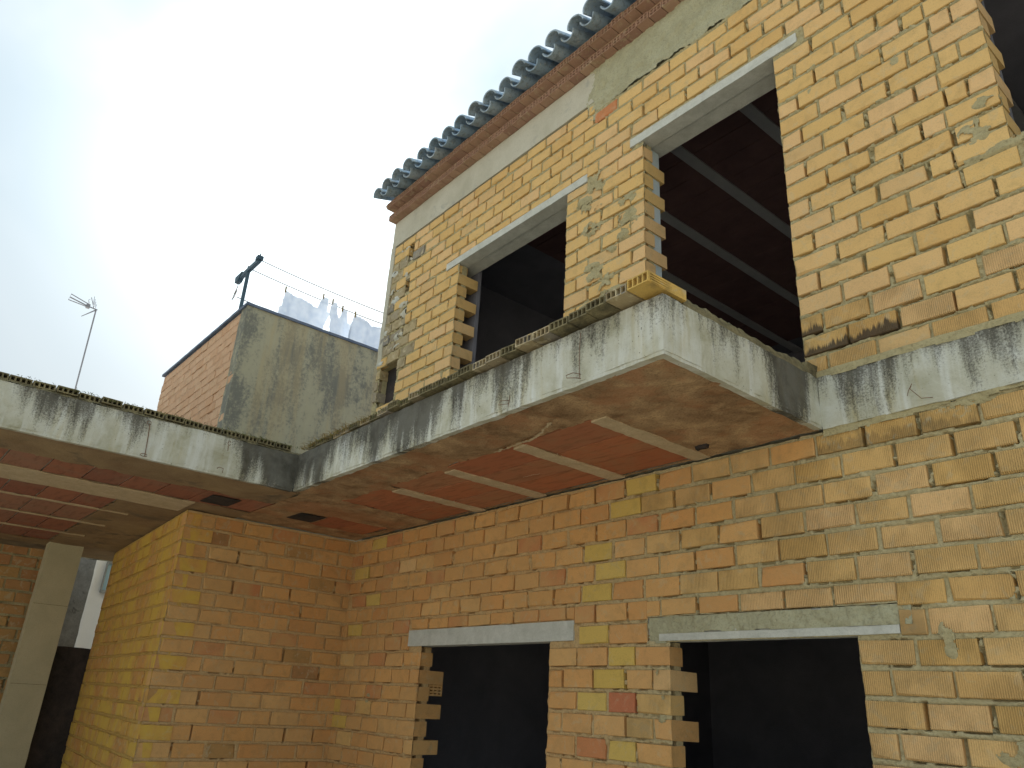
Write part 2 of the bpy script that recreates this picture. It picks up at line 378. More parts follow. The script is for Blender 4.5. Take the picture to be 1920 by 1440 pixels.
TUFT = plain_mat("green_weed", (.08,.10,.03), (.15,.15,.05), 30, .1)

# ------------------------------------------------------------------ brick shapes
BL, BH, BD = .2345, .0985, .115
def brick_mesh(name, L, Hh, Dp, mat, rng, chip=False):
    c = .0035; j = lambda a=.0016: rng.uniform(-a, a)
    fr = [(c, 0, c), (L-c, 0, c), (L-c, 0, Hh-c), (c, 0, Hh-c)]
    fr = [(x+j(), y+j(.0009), z+j()) for x, y, z in fr]
    rm = [(0, c, 0), (L, c, 0), (L, c, Hh), (0, c, Hh)]
    rm = [(x+j(.0018), y, z+j(.0018)) for x, y, z in rm]
    bk = [(0, Dp, 0), (L, Dp, 0), (L, Dp, Hh), (0, Dp, Hh)]
    if chip:
        k = rng.randrange(4); x, y, z = fr[k]; sx = 1 if k in (0, 3) else -1; sz = 1 if k in (0, 1) else -1
        a, b = rng.uniform(.008, .022), rng.uniform(.006, .016)
        fr[k] = (x+sx*a, y, z+sz*b); x, y, z = rm[k]; rm[k] = (x+sx*.004, y+.007, z+sz*.003)
    v = fr+rm+bk
    fs = [(0, 1, 2, 3)]
    for i in range(4):
        n = (i+1) % 4
        fs += [(4+i, 4+n, n, i), (8+i, 8+n, 4+n, 4+i)]
    fs.append((11, 10, 9, 8))
    return mesh(name, [(x-L/2, y, z) for x, y, z in v], fs, mat)
def holed_mesh(name, L, Hh, Dp, nx, nz, mat, wall=.007, deep=.06, web=None):
    """brick lying so that its perforated face looks out along -Y"""
    m = MB(); web = web or wall
    cw = (L-2*wall-(nx-1)*web)/nx; ch = (Hh-2*wall-(nz-1)*web)/nz
    xs = [0]; zs = [0]
    for i in range(nx): xs += [wall+i*(cw+web), wall+i*(cw+web)+cw]
    for i in range(nz): zs += [wall+i*(ch+web), wall+i*(ch+web)+ch]
    xs.append(L); zs.append(Hh)
    for i in range(len(xs)-1):
        for k in range(len(zs)-1):
            a, b, c, d = xs[i], xs[i+1], zs[k], zs[k+1]
            if i % 2 and k % 2:
                v = [(a,0,c),(b,0,c),(b,0,d),(a,0,d),(a,deep,c),(b,deep,c),(b,deep,d),(a,deep,d)]
                m.add(v, [(0,1,5,4),(1,2,6,5),(2,3,7,6),(3,0,4,7),(4,5,6,7)])
            else: m.add([(a,0,c),(b,0,c),(b,0,d),(a,0,d)], [(0,1,2,3)])
    m.add([(0,0,0),(L,0,0),(L,Dp,0),(0,Dp,0),(0,0,Hh),(L,0,Hh),(L,Dp,Hh),(0,Dp,Hh)], [(0,3,2,1),(4,5,6,7),(1,2,6,5),(2,3,7,6),(3,0,4,7)])
    return mesh(name, [(x-L/2, y, z) for x, y, z in m.v], m.f, mat)
_bm = {}
def brick_variant(kind, mat):
    key = (kind, mat.name)
    if key not in _bm:
        rg = random.Random(hash(kind) % 7 + len(_bm))
        dims = dict(s=(BL, BH, BD), h=(BD, BH, BL))[kind]
        _bm[key] = [brick_mesh("brick_" + mat.name, *dims, mat, rg, i in (2, 5, 6)) for i in range(8)]
    return random.choice(_bm[key])

# ------------------------------------------------------------------ walls
F_PX = 1432.28
def visible_size(p):
    """rough size in the photograph of a brick at world point p (0 when out of frame)"""
    d = Vector(p)-Vector((0, 0, ZO)); z = d.dot(f)
    if z < .3: return 0
    x = 960+F_PX*d.dot(r)/z; y = 720-F_PX*d.dot(u)/z
    if -25 < x < 1945 and -25 < y < 1465: return F_PX/z
    return 0
def build_wall(wall, s0, s1, z0, nrows, ztop, blocks, teeth, phase, matfun, mortar, res=.006, pitch_s=.2525, pitch_z=.122,
               recess=.005, open_p=.4, smear=.55, single=300, missing=None, amp=.005, seed=1, core=True, crev=.5):
    """bricks one by one, mortar as one relief sheet.  Local frame: x along, y inward, z up."""
    rg = random.Random(seed); B = []
    for k in range(nrows):
        za = z0+k*pitch_z; zb = min(za+BH, ztop)
        if zb-za < .025: continue
        xs = sorted({s0, s1} | {v for b in blocks for v in (b[0], b[1]) if b[2] < zb and b[3] > za and s0 < v < s1})
        segs = []
        for a, b in zip(xs[:-1], xs[1:]):
            mid = (a+b)/2; lo, hi = za, zb
            for q in blocks:
                if q[0] < mid < q[1] and q[2] < hi and q[3] > lo:
                    up, dn = hi-q[3], q[2]-lo
                    if up > dn: lo = q[3]+.008
                    else: hi = q[2]-.006
            if hi-lo < .028: continue
            if segs and abs(segs[-1][1]-a) < 1e-6 and abs(segs[-1][2]-lo) < 1e-4 and abs(segs[-1][3]-hi) < 1e-4: segs[-1][1] = b
            else: segs.append([a, b, lo, hi])
        for a, b, lo, hi in segs:
            lt = any(abs(a-t) < .02 for t in teeth['start']); rt = any(abs(b-t) < .02 for t in teeth['end'])
            x = phase+(pitch_s/2 if k % 2 else 0)+rg.uniform(-.02, .02)
            x += math.floor((a-x)/pitch_s)*pitch_s
            if lt: x = a-((BL-BD) if k % 2 == 0 else 0)
            elif rt: x = b-(BL if k % 2 else BD)-.0145-math.ceil((b-a)/pitch_s)*pitch_s
            row = []
            pre = post = None
            aa, bb = a, b
            if rt:     # jamb whose end faces the viewer: header on every other course
                post = 's' if k % 2 else 'h'
                bb = b-(BD if post == 'h' else BL)-.012
                if bb < aa: bb = b; post = None
            if lt:
                pre = 'h' if k % 2 == 0 else 's'
                aa = a+(BD if pre == 'h' else BL)+.012
                if aa > bb: aa = a; pre = None
            while x < bb:
                p, q = max(x, aa), min(x+BL+rg.uniform(-.007, .004), bb)
                if x < aa and q-p < .05: x += pitch_s; continue
                if q-p > .035: row.append([p, q, 's'])
                elif row and q > p: row[-1][1] = q
                x += pitch_s+rg.uniform(-.003, .003)
            if pre: row.insert(0, [a, a+(BD if pre == 'h' else BL), pre])
            if post: row.append([b-(BD if post == 'h' else BL), b, post])
            for p, q, kd in row:
                if missing and missing((p+q)/2, (lo+hi)/2): continue
                B.append(dict(a=p, b=q, lo=lo, hi=hi, k=kd, row=k, lab=None))
    M = Matrix.Translation(wall.location) @ Euler(wall.rotation_euler).to_matrix().to_4x4()
    for b in B:
        b['key'] = (b['row'], round(b['lo'], 3)); b['o'] = rg.uniform(-.005, .0035); b['lo'] += rg.uniform(-.0015, .0015); b['hi'] += rg.uniform(-.003, .0025)
        b['vis'] = visible_size(M @ Vector(((b['a']+b['b'])/2, 0, (b['lo']+b['hi'])/2)))
    B.sort(key=lambda b: -b['vis'])
    rest = MB(); restm = {}
    for i, b in enumerate(B):
        mat = matfun((b['a']+b['b'])/2, (b['lo']+b['hi'])/2, rg)
        me = brick_variant(b['k'], mat)
        L0 = BL if b['k'] == 's' else BD
        sc = ((b['b']-b['a'])/L0, 1, (b['hi']-b['lo'])/BH)
        loc = ((b['a']+b['b'])/2, b['o'], b['lo']); rot = (rg.uniform(-.022, .022), rg.uniform(-.006, .006), rg.uniform(-.014, .014))
        if i < single and b['vis'] > 0: obj("brick", me, wall, loc, rot, sc)
        else:
            T = Matrix.Translation(loc) @ Euler(rot).to_matrix().to_4x4() @ Matrix.Diagonal((*sc, 1))
            restm.setdefault(mat.name, (mat, MB()))[1].add([T @ v.co for v in me.vertices], [tuple(p.vertices) for p in me.polygons])
    if restm:
        o = bpy.data.objects.new("outlying_bricks", None); vs, fs, mi, mats = [], [], [], []
        for mat, m in restm.values():
            n = len(vs); vs += m.v; fs += [tuple(i+n for i in q) for q in m.f]; mi += [len(mats)]*len(m.f); mats.append(mat)
        bpy.data.objects.remove(o)
        me = mesh("outlying_bricks", vs, fs)
        for mt in mats: me.materials.append(mt)
        me.polygons.foreach_set("material_index", mi)
        tag(obj("outlying_bricks", me, wall), kind="stuff")
    # mortar relief
    zt = ztop+.02; zb0 = z0-.03
    ns, nz_ = int((s1-s0)/res)+1, int((zt-zb0)/res)+1
    sx = np.linspace(s0, s1, ns); zx = np.linspace(zb0, zt, nz_)
    SX, ZX = np.meshgrid(sx, zx, indexing='ij')
    dist = np.full(SX.shape, -1.0); deep = np.zeros(SX.shape)
    def sl(lo, hi, n, a, b):
        return slice(max(0, int(np.ceil((a-lo)/(hi-lo)*(n-1)))), max(0, min(n, int(np.floor((b-lo)/(hi-lo)*(n-1)))+1)))
    rows = {}
    for b in B:
        if rg.random() < crev*.75:
            w_ = b['b']-b['a']; c0 = b['a']+rg.uniform(-.01, .6)*w_; c1 = min(b['b'], c0+rg.uniform(.3, 1.)*w_)
            i, j = sl(s0, s1, ns, c0, c1), sl(zb0, zt, nz_, b['hi']-.001, b['hi']+.0055)
            deep[i, j] = np.maximum(deep[i, j], rg.uniform(.006, .013)*(vnoise(SX[i, j]*45, 1, 0, seed+4) > .35))
        i, j = sl(s0, s1, ns, b['a'], b['b']), sl(zb0, zt, nz_, b['lo'], b['hi'])
        A, Z = SX[i, j], ZX[i, j]
        if A.size: dist[i, j] = np.maximum(dist[i, j], np.minimum(np.minimum(A-b['a'], b['b']-A), np.minimum(Z-b['lo'], b['hi']-Z)))
        rows.setdefault(b['key'], []).append(b)
        if rg.random() < crev:       # crevice under the brick's lower arris
            w_ = (b['b']-b['a']); c0 = b['a']+rg.uniform(0, .6)*w_; c1 = min(b['b'], c0+rg.uniform(.25, 1.)*w_)
            i, j = sl(s0, s1, ns, c0, c1), sl(zb0, zt, nz_, b['lo']-.009, b['lo']+.002)
            deep[i, j] = np.maximum(deep[i, j], rg.uniform(.014, .034)*(vnoise(SX[i, j]*30, 0, 0, seed+2) > .22))
    for rw in rows.values():
        rw.sort(key=lambda b: b['a'])
        for p, q in zip(rw[:-1], rw[1:]):
            if q['a']-p['b'] > .04: continue
            i, j = sl(s0, s1, ns, p['b']-.002, q['a']+.002), sl(zb0, zt, nz_, p['lo']-.004, p['hi']+.004)
            t = rg.random()
            if t < open_p: deep[i, j] = np.maximum(deep[i, j], rg.uniform(.030, .050)*(vnoise(SX[i, j]*60, 0, ZX[i, j]*38+p['a']*9, seed) > rg.uniform(.1, .6)))
            else: deep[i, j] = np.maximum(deep[i, j], rg.uniform(0, .006))
    n1 = fbm(SX, 0, ZX, 26, 4, seed); n2 = fbm(SX, 3., ZX, 5.5, 4, seed+5); n3 = fbm(SX, 7., ZX, 90, 2, seed+9)
    h = -recess+(n1-.5)*2.6*amp+(n3-.5)*amp*.9
    inside = dist > 0
    sm = (n2-.5)*.10+(n1-.5)*.05-(.052-.045*smear)-np.maximum(dist, 0)*1.0
    hs = np.where(sm > 0, np.minimum(.0045, sm*.35)+(n3-.5)*.0022+.0005, -.014)
    h = np.where(inside, hs, np.maximum(h, np.where(sm > 0, np.minimum(.005, .002+sm*.3)+(n1-.5)*amp, -9)))
    h = h-np.where(inside & (dist > .003), 0, deep)
    idx = np.arange(ns)[:, None]*nz_+np.arange(nz_)[None, :]
    q = np.stack([idx[:-1, :-1], idx[1:, :-1], idx[1:, 1:], idx[:-1, 1:]], -1).reshape(-1, 4)
    cs = (SX[:-1, :-1]+res/2).ravel(); cz = (ZX[:-1, :-1]+res/2).ravel()
    hid = (dist > .004) & (h < -.006)
    hf = hid.ravel()[q].all(1)
    keep = ~hf & (cz < ztop)
    for bq in blocks: keep &= ~((cs > bq[0]+.004) & (cs < bq[1]-.004) & (cz > bq[2]) & (cz < bq[3]))
    q = q[keep]; used = np.unique(q); remap = np.full(ns*nz_, -1); remap[used] = np.arange(len(used))
    V = np.stack([SX.ravel(), -h.ravel(), ZX.ravel()], -1)[used]
    jit = (fbm(V[:, 0], V[:, 2], 1., 70, 2, seed+3)-.5)*.004; V[:, 2] += jit
    me = mesh("mortar", V, remap[q].astype(np.int32), mortar, True)
    obj("mortar", me, wall)
    if core:
        xs = sorted({s0+.004, s1-.004} | {v for b in blocks for v in (b[0]-.006, b[1]+.006) if s0+.01 < v < s1-.01})
        m = MB()
        for a, b in zip(xs[:-1], xs[1:]):
            mid = (a+b)/2; cuts = sorted([(q[2]-.004, q[3]+.004) for q in blocks if q[0] < mid < q[1]]); zc = z0-.02
            for lo, hi in cuts+[(ztop, ztop)]:
                if lo > zc+.01: m.box((a, .052, zc), (b, .104, min(lo, ztop)))
                zc = max(zc, hi)
        m.obj("mortar_core", mortar, wall)
    return B

# --- upper wall
ROT0 = 0
up = thing("upper_brick_wall", "upper storey wall of bare buff brick with a window and a balcony doorway", "brick wall", (0, 3.45, ZO))
WIN = (-5.145, -3.69, 1.55, 3.795); DOOR = (-2.904, -1.838, 1.55, 3.85); WIN3 = (-.733, .62, 2.50, 4.60)
L_WIN = (-5.345, -3.467, 3.797, 3.868); L_DOOR = (-3.021, -1.672, 3.852, 3.924)
HOLE = (-6.40, -6.06, 2.66, 3.10)
REND = (-3.44, .9, 4.452, 5.0); RB = (-3.56, -3.15, 4.36, 4.50)
random.seed(3)
def mat_up(x, z, rg):
    if x < -6.03: return GREYB if rg.random() < .75 else BUFF
    if x < -5.9 and rg.random() < .4: return GREYB
    if abs(x+3.19) < .16 and abs(z-4.40) < .07: return RED
    for q in ((-1.72, 1.98), (-1.55, 1.86), (-1.78, 1.86)):
        if abs(x-q[0]) < .12 and abs(z-q[1]) < .058: return SOOT
    if z < 2.05 and x > -1.9: return BUFFR if rg.random() < .7 else BUFF
    return BUFF
build_wall(up, -6.47, .62, 1.640, 25, 4.535, [WIN, DOOR, WIN3, L_WIN, L_DOOR, HOLE, (-3.40, .9, 4.452, 5.), (-6.11, -6.0, 4.22, 4.44), (-6.10, -6.01, 3.86, 4.0), (-6.09, -6.01, 3.55, 3.67)],
           dict(start=[WIN[1], DOOR[1]], end=[WIN[0], DOOR[0], WIN3[0]]), -1.84, mat_up, MORT, recess=.0065, open_p=.66, smear=.58,
           amp=.010, seed=21, res=.005, crev=.85)
m = MB(); m.box((-6.46, .105, 2.0), (-5.98, .125, 4.5)); m.obj("cavity_shade_plate", BLACKW, up)  # black sheet added so the wall holes read as deep shade
def lintel(wall, L, hang=0, lip=False, mat=LINTEL, depth=.112, extra=True):
    V, F = rough_box((L[0], -.004-hang, L[2]), (L[1], depth, L[3]), .03, .0018, 5)
    o = obj("lintel", mesh("lintel", V, F, mat), wall)
    if extra:
        V, F = rough_box((L[0]+.05, .118, L[2]+.006), (L[1]-.05, .245, L[3]+.02), .05, .002, 8)
        obj("inner_lintel", mesh("inner_lintel", V, F, mat), wall)
    return o
lintel(up, L_WIN); lintel(up, L_DOOR)
m = MB(); m.box((-3.55, .103, 1.56), (-2.917, .196, 3.84)); m.obj("lining_board", LINING, up)

# relief sheets of trowelled mortar
def relief(name, mat, parent, P0, U, Vv, N, su, sv, res, hf, keepf=None, smooth=True):
    nu, nv = max(2, int(su/res)+1), max(2, int(sv/res)+1)
    A, B_ = np.meshgrid(np.linspace(0, su, nu), np.linspace(0, sv, nv), indexing='ij')
    P0, U, Vv, N = (np.array(x, float) for x in (P0, U, Vv, N))
    P = P0+A[..., None]*U+B_[..., None]*Vv
    h = hf(P[..., 0], P[..., 1], P[..., 2], A, B_)
    P = P+h[..., None]*N
    idx = np.arange(nu)[:, None]*nv+np.arange(nv)[None, :]
    q = np.stack([idx[:-1, :-1], idx[1:, :-1], idx[1:, 1:], idx[:-1, 1:]], -1).reshape(-1, 4)
    if keepf is not None:
        kk = keepf(P[..., 0], P[..., 1], P[..., 2], A, B_); q = q[kk.ravel()[q].all(1)]
    used = np.unique(q); rm = np.full(nu*nv, -1); rm[used] = np.arange(len(used))
    return obj(name, mesh(name, P.reshape(-1, 3)[used], rm[q].astype(np.int32), mat, smooth), parent)
# rough render band under the eave, right of the smooth ring beam
relief("render_band", RENDER, up, (-3.56, 0, 4.36), (1, 0, 0), (0, 0, 1), (0, -1, 0), 4.5, .56, .009,
       lambda x, y, z, a, b: -.006+.055*(fbm(x, 0, z, 11, 5, 40, .62)-.38)+.016*(fbm(x, 5, z, 45, 3, 44, .65)-.5),
       lambda x, y, z, a, b: (z > 4.452+.05*(fbm(x, 0, 0*z, 4, 3, 50)-.6)-.10*np.clip(1-abs(x+3.40)/.16, 0, 1)) & (x > -3.47+.16*(fbm(0*x, 0, z, 9, 3, 52)-.5)) & (z < 4.90))
# ragged trowel patches between window and doorway
def patch(parent, x, z, rx, rz, mat=MORT, seed=0, hh=.012):
    def hf(X, Y, Z, a, b):
        e = 1-((X-x)/rx)**2-((Z-z)/rz)**2
        return -.012+np.clip(e, 0, .8)*(hh+.008)+.016*(fbm(X, 0, Z, 22, 4, seed)-.5)
    def kf(X, Y, Z, a, b):
        e = 1-((X-x)/rx)**2-((Z-z)/rz)**2
        return e+5.5*(fbm(X, 1, Z, 21, 5, seed+3, .62)-.5) > .35
    relief("mortar_patch", mat, parent, (x-rx*1.5, 0, z-rz*1.5), (1, 0, 0), (0, 0, 1), (0, -1, 0), rx*3, rz*3, .006, hf, kf)
rg = random.Random(5)
for i in range(19): patch(up, -3.30+rg.uniform(-.20, .26), 2.5+i*.070, rg.uniform(.06, .15), rg.uniform(.04, .11), seed=60+i, hh=.020)
for i in range(12): patch(up, -6.22+rg.uniform(-.18, .16), 3.15+i*.115, rg.uniform(.07, .16), rg.uniform(.03, .07), LINTEL if i % 3 == 0 else BEAM, 90+i, .014)
for (px_, pz_, a_, b_) in [(-.86, 2.62, .12, .10), (-1.32, 4.33, .16, .03), (-1.62, 3.42, .05, .05), (-.80, 2.78, .08, .05), (-1.15, 3.30, .045, .055),
                           (-4.5, 2.2, .07, .05), (-5.35, 2.45, .07, .05), (-.75, 2.50, .3, .035)]:
    patch(up, px_, pz_, a_, b_, seed=int(abs(px_*100)), hh=.014)
# smooth ring beam with the dark gap beneath it
V, F = rough_box((-6.475, .0, 4.560), (-3.40, .24, 4.885), .04, .003, 12)
obj("ring_beam", mesh("ring_beam", V, F, BEAM), up)
V, F = rough_box((-3.42, .03, 4.46), (.62, .24, 4.885), .08, .003, 13)
obj("ring_beam", mesh("ring_beam", V, F, RENDER), up)
V, F = rough_box((-6.478, -.004, 3.16), (-6.40, .24, 4.562), .04, .006, 14)
obj("corner_pilaster", mesh("corner_pilaster", V, F, BEAM), up)

# --- lower wall
low = thing("lower_brick_wall", "ground floor wall of ridged and orange bricks with two dark window openings", "brick wall", (0, 3.45, ZO))
LW1 = (-5.178, -3.727, -.92, .388); LW2 = (-2.782, -1.728, -.92, .370)
LL1 = (-5.36, -3.515, .390, .508); LL2 = (-2.935, -1.535, .372, .497)
MUSTP = [(-3.211,1.194),(-3.232,.914),(-3.266,.789),(-3.231,.697),(-3.281,.448),(-3.073,.319),(-3.257,.205),(-3.354,.08),(-3.135,-.172),
         (-6.24,.548),(-6.232,-.159),(-6.35,1.07),(-3.08,1.31)]
REDP = [(-3.35,-.164),(-3.126,.086),(-3.05,1.226)]
used_p = set()
def mat_low(x, z, rg):
    for P_, mt in ((MUSTP, MUST), (REDP, RED)):
        for q in P_:
            if abs(x-q[0]) < .13 and abs(z-q[1]) < .058 and q not in used_p: used_p.add(q); return mt
    t = (x+3.0)/1.1+rg.uniform(-.45, .45)-(.3 if z > .9 else 0)
    if x < -5.9 and rg.random() < .08: return MUST
    if t < 0: return rg.choices([ORANGE, REDO, BUFF], [.82, .10, .08])[0]
    if t < .8: return ORANGE if rg.random() < .45 else BUFFR
    if z > 1.16 and -1.75 < x < -1.2: return SOOT2
    return BUFFR if rg.random() < .9 else BUFFD
def no_pipe(x, z): return False
build_wall(low, -6.434, .62, .490-.122*17, 26, 1.338, [LW1, LW2, LL1, LL2], dict(start=[LW1[1], LW2[1]], end=[LW1[0], LW2[0]]),
           -2.187, mat_low, MORTL, recess=.0055, open_p=.42, smear=.62, amp=.008, seed=33, res=.0055, crev=.55)
lintel(low, LL1, extra=False); lintel(low, (LL2[0]+.09, LL2[1]-.003, LL2[2], LL2[2]+.036), hang=.0, extra=False)
V, F = rough_box((LL2[0], .012, LL2[2]+.034), (LL2[1], .112, LL2[3]), .05, .002, 5); obj("lintel_back", mesh("lintel_back", V, F, LINTEL), low)
relief("lintel_render", RENDER, low, (-3.0, 0, .36), (1, 0, 0), (0, 0, 1), (0, -1, 0), 1.52, .16, .006,
       lambda x, y, z, a, b: -.004+.045*(fbm(x, 0, z, 15, 5, 70, .66)-.4),
       lambda x, y, z, a, b: (z > .404+.02*(fbm(x, 0, 0*z, 6, 3, 71)-.5)-.06*(x < -2.80)) & (z < .500+.02*(fbm(x, 3, 0*z, 8, 3, 72)-.5)) & (x > -2.94+.03*(fbm(0*x, 0, z, 30, 2, 73))))
for i, (px_, pz_, a_, b_) in enumerate([(-1.35, .34, .05, .10), (-1.0, .22, .07, .10), (-.98, .05, .06, .10), (-1.18, -.07, .09, .06), (-.78, .30, .05, .10), (-1.05, -.2, .08, .09),
                                        (-1.1, 1.315, .18, .03), (-2.86, .21, .04, .03), (-2.84, -.02, .04, .03), (-2.83, .09, .03, .03)]):
    patch(low, px_, pz_, a_, b_, seed=200+i, hh=.016)
def px_plane(ax, val, px_, py_):
    d = (px_-960)/F_PX*r-(py_-720)/F_PX*u+f; t = val/d[ax]
    return d*t+Vector((0, 0, ZO))
PB = px_plane(0, -5.18, 818, 1292)
o = obj("perforated_brick", holed_mesh("perforated_brick", .125, .100, .10, 3, 4, ORANGE, .012, .07, .013), low, (-5.190, .178, PB.z-ZO-.05), (0, 0, math.radians(90)))
o["label"] = "brick on end in the window jamb showing its holes"
patch(low, -5.9, .0, .05, .05, seed=310)

# --- side wall under the wing, facing right
side = thing("side_brick_wall", "orange brick return wall meeting the ground floor wall at the inner corner", "brick wall", (-6.434, 0, ZO), math.pi/2)
build_wall(side, 1.905, 3.468, .490-.122*17, 26, 1.338, [], dict(start=[], end=[]), 2.03, lambda x, z, rg: rg.choices([ORANGE, DIM, REDO], [.80, .12, .08])[0], MORTO,
           recess=.0025, open_p=.16, smear=.62, amp=.003, seed=44, res=.007, crev=.12)
# --- ochre wall going away from the corner
och = thing("ochre_brick_wall", "yellow washed brick wall running back from the outer corner beside the column", "brick wall", (-6.434, 1.9, ZO), -math.radians(4.1))
build_wall(och, -3.03, -.006, .490-.122*17, 26, 1.338, [], dict(start=[], end=[-.006]), -2.0, lambda x, z, rg: OCHRE, MORTY,
           recess=.003, open_p=.2, smear=.6, amp=.0035, seed=55, res=.009, crev=.2)
# --- far wall behind the column
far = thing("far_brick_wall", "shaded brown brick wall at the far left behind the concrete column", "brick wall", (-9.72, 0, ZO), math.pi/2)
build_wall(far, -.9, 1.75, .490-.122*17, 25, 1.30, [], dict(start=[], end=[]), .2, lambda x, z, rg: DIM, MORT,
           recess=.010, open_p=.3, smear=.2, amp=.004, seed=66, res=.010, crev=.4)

# ------------------------------------------------------------------ slabs
slab = thing("balcony_slab", "stained concrete slab edge jutting out as a balcony under the upper storey", "balcony", (0, 0, ZO))
for lo, hi, sd_ in (((-5.175, 2.222, 1.362), (-1.777, 3.58, 1.622), 1), ((-6.47, 2.30, 1.362), (-5.175, 3.58, 1.622), 2), ((-1.777, 3.437, 1.3455), (.62, 3.58, 1.622), 3)):
    V, F = rough_box(lo, hi, .025, .006, sd_, 16); obj("concrete_slab", mesh("concrete_slab", V, F, CONC), slab)
# outer faces carried down to the soffit line
V, F = rough_box((-5.175, 2.224, 1.345), (-1.779, 2.262, 1.366), .02, .006, 1, 20); obj("slab_arris", mesh("slab_arris", V, F, CONC), slab)
V, F = rough_box((-1.815, 2.264, 1.345), (-1.779, 3.436, 1.366), .02, .006, 1, 20); obj("slab_arris", mesh("slab_arris", V, F, CONC), slab)
wing = thing("roof_slab", "stained concrete flat roof slab of the low wing at the left", "flat roof", (0, 0, ZO))
V, F = rough_box((-10.4, -2.6, 1.362), (-5.18, 2.298, 1.618), .035, .006, 6, 16); obj("concrete_slab", mesh("concrete_slab", V, F, CONC), wing)
V, F = rough_box((-10.4, 2.30, 1.36), (-6.474, 7.5, 1.616), .2, .003, 7); obj("concrete_slab", mesh("concrete_slab", V, F, CONC), wing)
V, F = rough_box((-5.215, -2.6, 1.345), (-5.182, 2.215, 1.366), .04, .004, 6); obj("slab_arris", mesh("slab_arris", V, F, CONC), wing)

# soffits: concrete bands as relief, terracotta blocks between them one by one
def soffit(parent, mat, x0, x1, y0, y1, bays, res, seed, exclude=None, holes=(), bl=.25, amp=.010):
    def inbay(x, y, grow):
        k = np.zeros(x.shape, bool); nz1 = (fbm(x, y, 0, 14, 4, seed+5)-.5)*.035
        for a, b, c, d in bays: k |= (x > a+grow+nz1) & (x < b-grow-nz1) & (y > c+grow*1.6+nz1*2.2) & (y < d-grow+nz1)
        return k
    def hf(x, y, z, a, b): return .0+amp*2*(fbm(x, y, 0, 7, 4, seed)-.55)+.003*(fbm(x, y, 0, 50, 3, seed+2)-.5)
    def kf(x, y, z, a, b):
        k = ~inbay(x, y, .006)
        if exclude is not None: k &= ~exclude(x, y)
        return k
    relief("soffit_cement", mat, parent, (x0, y0, 1.347), (0, 1, 0), (1, 0, 0), (0, 0, -1), y1-y0, x1-x0, res, hf, kf)
    meshes = {}
    for a, b, c, d in bays:
        n = max(1, round((d-c)/bl)); st = (d-c)/n; L = b-a
        for i in range(n):
            yc = c+(i+.5)*st
            if any(h0 < (a+b)/2 < h1 and h2 < yc < h3 for h0, h1, h2, h3 in holes): continue
            key = (round(L, 3), round(st, 3))
            if key not in meshes:
                g = .0065; V_ = boxv((-L/2-.012, -st/2+g, 0), (L/2+.012, st/2-g, .012))
                meshes[key] = mesh("ceiling_block", V_, BOXF, BLOCK)
            obj("ceiling_block", meshes[key], parent, ((a+b)/2, yc, 1.350+random.uniform(-.0015, .002)), (random.uniform(-.006, .006), random.uniform(-.004, .004), random.uniform(-.01, .01)))
soffit(slab, SOFF, -6.43, -1.80, 2.255, 3.445, [(-5.15, -4.585, 2.60, 3.42), (-4.475, -3.915, 2.61, 3.42), (-3.795, -3.20, 2.60, 3.42), (-3.085, -2.555, 2.59, 3.42), (-6.13, -5.72, 2.82, 3.36)], .011, 81,
       holes=(), exclude=lambda x, y: (x < -5.2) & (y < 2.29), bl=.27)
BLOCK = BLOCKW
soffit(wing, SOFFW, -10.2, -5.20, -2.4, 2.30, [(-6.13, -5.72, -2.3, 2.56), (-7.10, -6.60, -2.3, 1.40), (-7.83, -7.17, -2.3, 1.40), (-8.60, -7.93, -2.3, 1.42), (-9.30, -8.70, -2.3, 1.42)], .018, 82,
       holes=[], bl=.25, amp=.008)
m = MB()
for x in (-2.503, -3.142, -3.855, -4.53): m.box((x-.052, 2.63, 1.342), (x+.052, 3.445, 1.352))
for i, x in enumerate((-2.503, -3.142, -3.855, -4.53)):
    V, F = rough_box((x-.053, 2.60+.03*i, 1.3405), (x+.053, 3.446, 1.36), .015, .005, 90+i, 22)
    obj("ceiling_rib", mesh("ceiling_rib", V, F, RIB), slab)
for i, x in enumerate((-7.135, -7.88, -8.65)):
    V, F = rough_box((x-.022, -2.3, 1.341), (x+.022, 1.62, 1.36), .05, .004, 95+i, 12)
    obj("ceiling_rib", mesh("ceiling_rib", V, F, RIB), wing)
V, F = rough_box((-6.57, -2.3, 1.340), (-6.16, 1.86, 1.36), .04, .004, 99, 9); obj("ceiling_beam", mesh("ceiling_beam", V, F, RIB), wing)
def seep(pts, wd, seed):
    rg = random.Random(seed); m = MB(); P = []
    for a, b in zip(pts[:-1], pts[1:]):
        for i in range(10): P.append(Vector(a).lerp(Vector(b), i/10)+Vector((rg.uniform(-.008, .008), rg.uniform(-.008, .008), 0)))
    m.tube(P, [wd*rg.uniform(.4, 1.3) for _ in P], 6); o = m.obj("mortar_seam", LINTEL if wd < .002 else MORTP, slab, scale=(1, 1, .35)); o.location = (0, 0, 1.346*.65-.0)
relief("mortar_seam", RIB, slab, (-3.30, 2.40, 1.343), (0, 1, 0), (1, 0, 0), (0, 0, -1), .24, .60, .006,
       lambda x, y, z, a, b: .004+.022*(fbm(x, y, 0, 30, 3, 170)-.3),
       lambda x, y, z, a, b: abs(y-(2.585-.20*(x+3.22)-.03*np.sin(x*9))+.02*(fbm(x, 0, 0*z, 9, 3, 171)-.5)) < .020*fbm(x, y, 0, 25, 3, 172)+.004)
seep([(-3.60, 3.05, 1.346), (-3.42, 3.06, 1.346)], .004, 2)
o = obj("drip_scab", mesh("drip_scab", *rough_box((-2.40, 3.24, 1.325), (-2.33, 3.27, 1.35), .01, .006, 9, 40), BLACKW), slab)
